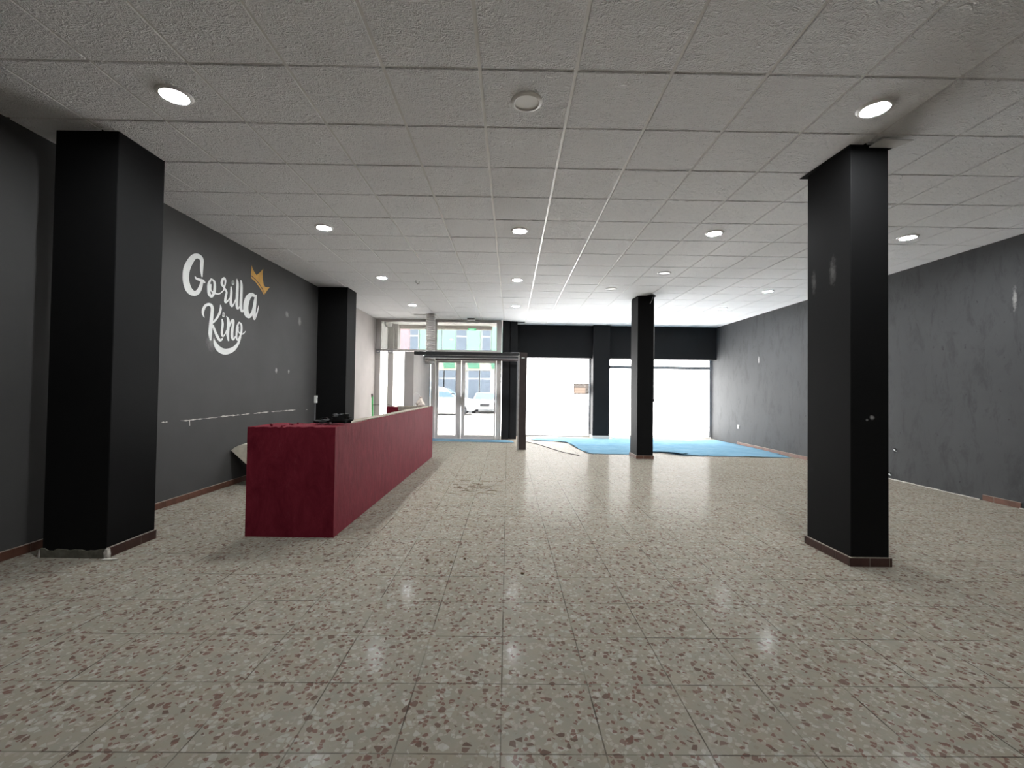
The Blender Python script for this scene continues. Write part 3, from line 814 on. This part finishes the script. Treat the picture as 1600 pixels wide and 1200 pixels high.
# green pole leaning in the corner
r = thing('broom_pole', (-3.70, 11.9, 0), 'thin green pole leaning in the corner of the white wall', 'pole')
MB().tube([(-3.66, 11.80, 0), (-3.735, 11.92, 1.15)], .022, 10).build('green_shaft', MK['green'], r)
MB().tube([(-3.737, 11.922, 1.13), (-3.755, 11.94, 1.22)], [.028, .022], 10).build('dark_cap', MK['cable'], r)
# thin wire stretched from the pole to the side light
r = thing('wire', (-3.5, 12.0, .93), 'thin dark wire strung between the green pole and the white frame', 'wire')
MB().tube([(-3.70, 11.84, .93), (-3.45, 11.9, .932), (-3.30, 12.0, .93), (-3.18, 12.05, .88), (-3.05, 12.05, .84)], .006, 5).build('strand', MK['cable'], r)

# cream padded seat behind the counter
r = thing('padded_seat', (-3.46, 6.3, 0), 'old cream padded seat on a dark base, pushed between the counter and the left wall', 'seat')
prof = [(-3.786, .492), (-3.745, .530), (-3.69, .560), (-3.60, .580), (-3.45, .585), (-3.30, .57), (-3.22, .53), (-3.22, .42), (-3.30, .27), (-3.45, .25), (-3.58, .30)]
mb = MB(); R = []
for k in range(9):
    t = k/8; y = 6.02+.60*t; sh = .94+.06*math.sin(math.pi*t)
    R.append([(-3.78+(x+3.78)*1.0, y, .27+(z-.27)*sh) for x, z in prof])
mb.rings(R).build('cushion', MK['cream'], r, smooth=True)
mb = MB().prism([(-3.50, 6.05, .24), (-3.28, 6.05, .24), (-3.25, 6.05, .0), (-3.55, 6.05, .0)], (0, 0, 0), (0, .56, 0))
mb.build('base', MK['black_cloth'], r)

# ------------------------------------------------------------------ wall fittings
r = thing('switch_box', (XL, 8.57, 1.13), 'small pale surface switch box on the left wall beside the column behind the counter', 'switch')
MB().box(XL, XL+.045, 8.545, 8.605, 1.06, 1.20).build('box', MK['white_plastic'], r, bevel=.004)
MB().box(XL+.045, XL+.050, 8.56, 8.59, 1.10, 1.16).build('rocker', MK['alu_grey'], r)
MB().tube([(XL+.008, 8.585, 1.06), (XL+.008, 8.585, .1)], .007, 8).build('conduit', MK['alu_grey'], r)
def socket(p, label, w_=.09):
    r = thing('wall_socket', p, label, 'socket')
    x, y, z = p
    MB().box(x-.012, x+.002, y-w_/2, y+w_/2, z-w_/2, z+w_/2).build('plate', MK['white_plastic'], r, bevel=.003, seg=1)
    b = MB(); b.box(x-.016, x-.011, y-.026, y-.006, z-.02, z+.02); b.box(x-.016, x-.011, y+.01, y+.03, z-.02, z+.012)
    b.build('insert', MK['alu_grey'], r)
socket((rx(11.84), 11.84, .476), 'white double socket low on the right wall above the blue sheeting')
for (y, z, lab) in ((7.08, .482, 'broken open junction hole with loose wire low on the right wall'), (7.18, .085, 'loose grey cable stub at the foot of the right wall behind the black column')):
    x = rx(y)
    r = thing('junction_hole', (x, y, z), lab, 'junction hole')
    rj = random.Random(int(y*100))
    MB().prism([(x, y+.030*(1+rj.uniform(-.35, .35))*math.cos(a), z+.030*(1+rj.uniform(-.35, .35))*math.sin(a)) for a in [2*math.pi*j/11 for j in range(11)]], (-.003, 0, 0), (.01, 0, 0)).build('dark_opening', MK['dark'], r)
    MB().tube([(x, y-.01, z+.01), (x-.03, y-.02, z+.005), (x-.04, y-.05, z-.01), (x-.03, y-.065, z-.012)], .008, 6).build('loose_wire', MK['white_plastic'], r)

# sign hung in the first big window (its print faces the street, so it reads mirrored from inside)
ys = 13.372
pa = on_y(896.3, 599.0, ys); pb = on_y(919.8, 615.7, ys)
X0, X1, Z1, Z0 = pa.x, pb.x, pa.z, pb.z
W_, H_ = X1-X0, Z1-Z0
r = thing('window_sign', ((X0+X1)/2, ys, Z0), 'small printed notice hung in the first big window, peach panels under a grey heading', 'sign')
MB().box(X0, X1, ys, ys+.003, Z0+H_*.60, Z1).build('heading_band', MK['sheet_band'], r)
MB().box(X0, X1-W_*.22, ys, ys+.003, Z0, Z0+H_*.60).build('paper_panel', MK['sheet_row'], r)
MB().box(X1-W_*.22, X1, ys, ys+.003, Z0, Z0+H_*.60).build('icon_column', MK['sheet_band'], r)
b = MB(); e = .02
b.box(X0, X1, ys-.003, ys-.001, Z0, Z0+e).box(X0, X1, ys-.003, ys-.001, Z1-e, Z1).box(X0, X0+e, ys-.003, ys-.001, Z0, Z1).box(X1-e, X1, ys-.003, ys-.001, Z0, Z1)
b.box(X0, X1, ys-.003, ys-.001, Z0+H_*.31, Z0+H_*.31+.006).box(X0, X1, ys-.003, ys-.001, Z0+H_*.60, Z0+H_*.60+.007)
b.build('printed_lines', MK['sheet_frame'], r)
def text_mesh(txt, name, x0, x1, z0, z1, y, m, parent, mirror):
    cu = bpy.data.curves.new(name, 'FONT'); cu.body = txt; cu.size = 1; cu.extrude = 0
    to = bpy.data.objects.new('tmp', cu); COL.objects.link(to)
    dg = bpy.context.evaluated_depsgraph_get()
    me = bpy.data.meshes.new_from_object(to.evaluated_get(dg))
    bpy.data.objects.remove(to)
    xs = [v.co.x for v in me.vertices]; zs = [v.co.y for v in me.vertices]
    a, b_, c, d = min(xs), max(xs), min(zs), max(zs)
    off = root_loc(parent)
    for v in me.vertices:
        t = (v.co.x-a)/(b_-a); t = 1-t if mirror else t
        v.co = Vector((x0+(x1-x0)*t, y, z0+(z1-z0)*(v.co.y-c)/(d-c))) - off
    me.materials.clear(); me.materials.append(m)
    o = bpy.data.objects.new(name, me); COL.objects.link(o); o.parent = parent
    return o
text_mesh('SE VENDE', 'heading_text', X0+.02, X1-.015, Z0+H_*.65, Z1-.025, ys-.004, MK['sheet_text'], r, True)
for zz in (Z0+H_*.36, Z0+H_*.06):
    MB().box(X1-W_*.18, X1-W_*.13, ys-.003, ys-.001, zz, zz+H_*.19).build('icon_mark', MK['sheet_text'], r)
    MB().box(X1-W_*.09, X1-W_*.04, ys-.003, ys-.001, zz+H_*.03, zz+H_*.17).build('icon_mark', MK['sheet_text'], r)

# ------------------------------------------------------------------ things on the floor
def sheet(name, outline, label, cat, m, amp, step=.11, seed=1, zoff=.004):
    rr = random.Random(seed)
    pts = []
    n = len(outline)
    for i in range(n):
        a = Vector(outline[i]).to_2d() if len(outline[i]) > 2 else Vector(outline[i]); b2 = Vector(outline[(i+1) % n])
        k = max(1, int((b2-a).length/.12))
        for j in range(k):
            q = a.lerp(b2, j/k)
            pts.append(q+Vector((rr.uniform(-.012, .012), rr.uniform(-.012, .012))))
    E_ = [(i, (i+1) % len(pts)) for i in range(len(pts))]
    def inside(p):
        c = False; j = len(pts)-1
        for i in range(len(pts)):
            if ((pts[i].y > p.y) != (pts[j].y > p.y)) and p.x < (pts[j].x-pts[i].x)*(p.y-pts[i].y)/(pts[j].y-pts[i].y)+pts[i].x: c = not c
            j = i
        return c
    P = list(pts)
    x0 = min(p.x for p in pts); x1 = max(p.x for p in pts); y0 = min(p.y for p in pts); y1 = max(p.y for p in pts)
    yy = y0
    while yy < y1:
        xx = x0
        while xx < x1:
            q = Vector((xx+rr.uniform(-.02, .02), yy+rr.uniform(-.02, .02)))
            if inside(q): P.append(q)
            xx += step
        yy += step
    vs, es, fs, *_ = delaunay_2d_cdt(P, E_, [], 1, 1e-5)
    fs = [f_ for f_ in fs if inside(sum((vs[i] for i in f_), Vector((0, 0)))/len(f_))]
    mb = MB()
    for v in vs:
        k = noise.noise(Vector((v.x*1.1, v.y*2.2, seed)))
        k2 = abs(noise.noise(Vector((v.x*2.6, v.y*5.0, seed+4))))
        mb.v.append((v.x, v.y, zoff + amp*max(0, k)*1.2 + amp*.7*max(0, .25-k2)))
    mb.f = [tuple(f_) for f_ in fs]
    o = mb.build(name, m, smooth=True, solid=.002)
    return tag(o, label, cat)
big_sheet = sheet('plastic_sheet', [(1.50, 11.70), (1.58, 10.6), (1.70, 9.68), (2.50, 9.60), (3.02, 9.62), (3.10, 10.0), (3.42, 9.98), (3.72, 9.56), (4.5, 9.50), (5.35, 9.47), (5.98, 9.44), (rx(10)-.03, 10.2), (rx(11.5)-.03, 11.5), (rx(13)-.04, 13.0), (5.55, 13.1), (5.1, 12.6), (4.7, 13.22), (3.0, 13.25), (2.98, 12.88), (2.25, 12.86), (1.3, 12.95), (.75, 12.60), (.55, 12.20), (1.15, 12.05)],
      'large crumpled blue plastic sheet spread on the floor under the right hand window', 'plastic sheet', MK['blue'], .028)
sheet('plastic_sheet', [(-2.22, 12.28), (-2.20, 11.72), (-1.2, 11.62), (-.35, 11.55), (.1, 11.60), (.05, 11.95), (-.33, 12.25)],
      'narrow blue plastic strip on the floor in front of the glass doors', 'plastic sheet', MK['blue'], .008, seed=5)
fl = sheet('folded_flap', [(3.12, 10.02), (3.4, 10.0), (3.75, 9.6), (3.95, 9.85), (3.75, 10.3), (3.3, 10.35)],
      None, None, MK['blue'], .03, .06, seed=9, zoff=.022)
fl.parent = big_sheet
q = [on_z(x, y, .006) for x, y in ((816, 689), (840, 694), (862, 701), (880, 706.5), (905, 711.5))]
tag(MB().tube(q, .008, 6).build('cable', MK['cable']), 'thin dark cable lying on the floor between the brown post and the blue sheet', 'cable')
# dry plant fibres scattered on the tiles
mb = MB(); rf = random.Random(21)
for k in range(45):
    px = rf.gauss(735, 16); py = rf.gauss(762, 6)
    a = on_z(px, py, .004); l = rf.uniform(.04, .16); an = rf.uniform(-.5, .5)
    mb.tube([(a.x, a.y, .004), (a.x+l*.5*math.cos(an), a.y+l*.5*math.sin(an)+rf.uniform(-.02, .02), .007), (a.x+l*math.cos(an), a.y+l*math.sin(an), .004)], .0018, 4)
tag(mb.build('dry_plant_fibres', MK['straw']), 'scatter of dry brown plant fibres on the tiles beyond the counter', 'debris', kind='stuff')
# small scraps of debris
for k, (px, py, s_, lab) in enumerate(((668, 876, .013, 'tiny dark grit fragment on the tiles below the counter, leftmost of three'), (705, 879, .012, 'tiny dark grit fragment on the tiles below the counter, middle of three'), (816, 897, .012, 'tiny dark grit fragment alone near the centre of the floor'), (726, 874, .010, 'tiny dark grit fragment on the tiles below the counter, rightmost of three'))):
    a = on_z(px, py, 0); mb = MB(); lump(mb, (a.x, a.y, .005), (s_, s_*.6, .008), k*3.1, .4, 10, 6); tag(mb.build('grit_fragment', MK['straw'], smooth=True), lab, 'debris', 'grit on the floor')
# loose scraps by the windows
sheet('plaster_scrap', [(.5, 12.9), (1.6, 13.1), (2.3, 13.05), (2.2, 13.2), (1.1, 13.28), (.5, 13.15)], 'strip of pale torn paper along the sill of the first big window', 'paper', MK['plaster'], .02, seed=3)

# ------------------------------------------------------------------ outside
s = MB(); s.box(-30, 30, 13.45, 24.4, -.16, -.04); struct(s.build('trim_pavement', MK['pavement']))
s = MB(); s.box(-30, 30, 24.4, 34.2, -.24, -.14); struct(s.build('trim_street', MK['asphalt']))
s = MB(); s.box(-30, 30, 24.3, 24.45, -.20, -.03); struct(s.build('trim_kerb', MK['grey_pillar']))
s = MB(); s.box(-4.4, .1, 12.43, 13.95, 3.37, 3.5); struct(s.build('trim_soffit', MK['white_paint']))
s = MB(); s.box(-3.5, -.62, 13.80, 13.95, 3.255, 3.37); struct(s.build('trim_fascia', MK['fascia']))
s = MB(); s.box(-4.15, -3.62, 13.55, 13.95, -.05, 3.37); s.box(-3.62, -3.52, 13.62, 13.95, -.05, 3.37)
tag(s.build('outside_pillar', MK['grey_pillar'], bevel=.01), 'grey rendered pillar outside the glazing at the far left', 'pillar')
s = MB(); s.box(-4.05, -3.80, 12.42, 13.55, 0, 3.37); struct(s.build('wall_porch', MK['white_paint']))
s = MB(); s.box(-.28, .125, 13.40, 13.60, 0, 3.5); struct(s.build('wall_porch_right', MK['white_paint']))
r = thing('spotlight', (-3.72, 13.3, 3.37), 'small white spotlight fixed under the porch soffit at the left', 'lamp')
MB().lathe([(.09, 0), (.11, -.06), (.08, -.14), (.02, -.15)], (-3.70, 13.25, 3.37), 16).build('lamp_head', MK['white_plastic'], r, smooth=True)
MB().box(-3.95, -3.80, 13.2, 13.3, 3.27, 3.35).build('bracket', MK['alu_grey'], r)

# opposite building
YB = 34.0
def PX(px): return on_y(px, 540, YB).x
r = thing('building', (-3.0, YB, -.14), 'pink and mint green building across the street, seen through the glass doors', 'building')
s = MB(); s.box(-22, 16, YB+.25, YB+8, -.2, 9.5); s.build('wall', MK['f_white'], r)
edges = [(560, 'f_pink', 639), (656, 'f_green', 689), (691.5, 'f_green', 711.5), (730, 'f_green', 749.5), (768, 'f_green', 785), (803, 'f_green', 822)]
for (a, mm, b_) in edges:
    MB().box(PX(a), PX(b_), YB, YB+.25, 3.9, 8.5).build('wall_panel', MK[mm], r)
for (a, b_) in ((640.5, 652.5), (682.5, 690), (713, 728.5), (753.5, 766)):
    o = MB().box(PX(a)-.06, PX(b_)+.06, YB+.10, YB+.25, 4.3, 6.25).build('window', MK['f_white'], r)
    b = MB(); zt = 6.12; zm = 5.55
    b.box(PX(a), PX(b_), YB+.06, YB+.12, zm+.08, zt); b.box(PX(a), PX(b_), YB+.06, YB+.12, 4.42, zm-.05)
    b.build('shutter', MK['f_win'], o)
MB().box(-22, 16, YB-.05, YB+.25, 3.72, 3.92).build('cornice', MK['f_cream'], r)
MB().box(-22, 16, YB+.02, YB+.25, 2.95, 3.72).build('fascia', MK['f_cream'], r)
for (a, b_) in ((693.5, 711.5), (731.5, 750), (768, 776), (655, 674)):
    MB().prism([(PX(a-2), YB-.04, 3.74), (PX(b_-1), YB-.04, 3.74), (PX(b_), YB-.04, 3.1), (PX(a+1), YB-.04, 3.1)], (0, 0, 0), (0, .07, 0)).build('awning_stripe', MK['f_awn'], r)
for (a, b_) in ((660, 675), (677, 683), (686, 693.3), (695.5, 712.3), (714.5, 725), (732.5, 748.5), (751, 767)):
    o = MB().box(PX(a)-.09, PX(b_)+.09, YB+.10, YB+.25, .2, 3.0).build('shop_window', MK['f_white'], r)
    b = MB(); b.box(PX(a), PX(b_), YB+.04, YB+.12, 2.38, 2.92); b.box(PX(a), PX(b_), YB+.04, YB+.12, .3, 2.24)
    b.build('pane', MK['f_win'], o)

# cars
def car(name, pos, ang, prof, wheels, width, label, glass, front):
    r = thing(name, pos, label, 'car')
    c_, s_ = math.cos(ang), math.sin(ang)
    def W(l, wd, z): return (pos[0]+l*c_-wd*s_, pos[1]+l*s_+wd*c_, pos[2]+z)
    mb = MB(); R = []
    for wd, k in ((-width/2, .96), (-width/2+.06, 1), (width/2-.06, 1), (width/2, .96)):
        R.append([W(l, wd if z < .95 else wd*(1-.16*min(1, (z-.95)/.5)), .22+(z-.22)*k) for l, z in prof])
    mb.rings(R).build('body', MK['carwhite'], r, smooth=True)
    for poly in glass:
        for sd_ in (-1, 1):
            gm = MB().prism([W(l, sd_*(width/2*(1-.16*min(1, max(0, (z-.95)/.5)))+.004), z) for l, z in poly], (0, 0, 0), (.001, .001, 0))
            gm.build('side_window', MK['carglass'], r)
    (l0, z0), (l1, z1) = front
    gm = MB(); hw = width/2
    gm.prism([W(l0+.02, -hw*.86, z0+.02), W(l0+.02, hw*.86, z0+.02), W(l1+.02, hw*.76, z1+.01), W(l1+.02, -hw*.76, z1+.01)], (0, 0, 0), (0, 0, .008))
    gm.build('windscreen', MK['carglass'], r)
    for l in wheels:
        for sd_ in (-1, 1):
            k = MB(); R = []
            for wd in (sd_*(width/2-.2), sd_*(width/2+.012)):
                R.append([W(l+.32*math.cos(a), wd, .32+.32*math.sin(a)) for a in [2*math.pi*j/24 for j in range(24)]])
            o = k.rings(R).build('wheel', MK['tyre'], r)
            k = MB(); R = []
            for wd in (sd_*(width/2+.008), sd_*(width/2+.022)):
                R.append([W(l+.21*math.cos(a), wd, .32+.21*math.sin(a)) for a in [2*math.pi*j/20 for j in range(20)]])
            k.rings(R).build('rim', MK['rim'], o)
    return r, W
suv = [(-2.2, .35), (2.05, .28), (2.12, .55), (2.05, .85), (1.85, .98), (1.0, 1.08), (.35, 1.62), (-.2, 1.74), (-1.6, 1.72), (-2.1, 1.2), (-2.22, .8)]
r, W = car('car', (-4.35, 28.0, -.14), 0, suv, (-1.4, 1.32), 1.8, 'white car parked side on across the street, seen through the left door leaf',
           [[(.92, 1.10), (.32, 1.55), (-.1, 1.63), (-.1, 1.10)], [(-.2, 1.10), (-.2, 1.63), (-1.3, 1.62), (-1.3, 1.1)]], ((.98, 1.09), (.37, 1.6)))
b = MB()
b.prism([W(1.98, -.75, .62), W(1.98, -.45, .62), W(1.94, -.45, .78), W(1.90, -.8, .78)], (0, 0, 0), (.1, 0, 0)); b.build('headlight', MK['rim'], r); b = MB(); b.prism([W(1.98, .45, .62), W(1.98, .75, .62), W(1.90, .8, .78), W(1.94, .45, .78)], (0, 0, 0), (.1, 0, 0)); b.build('headlight', MK['rim'], r)
sed = [(-2.0, .32), (1.95, .28), (2.0, .55), (1.9, .78), (1.0, .92), (.35, 1.38), (-.9, 1.40), (-1.6, 1.0), (-2.02, .9)]
r, W = car('car', (-1.75, 31.4, -.14), -math.pi/2, sed, (-1.25, 1.25), 1.75, 'white car facing the shop across the street, seen through the right door leaf',
           [[(.8, .95), (.3, 1.3), (-.8, 1.32), (-1.3, .98)]], ((.95, .93), (.38, 1.36)))
b = MB(); b.prism([W(2.0, -.3, .50), W(2.0, .3, .50), W(1.96, .3, .66), W(1.96, -.3, .66)], (0, 0, 0), (0, -.03, 0)); b.build('grille', MK['tyre'], r)
for sd_ in (-1, 1):
    b = MB(); b.prism([W(1.97, sd_*.45, .58), W(1.94, sd_*.78, .60), W(1.90, sd_*.78, .74), W(1.93, sd_*.45, .70)], (0, 0, 0), (0, -.03, 0)); b.build('headlight', MK['rim'], r)
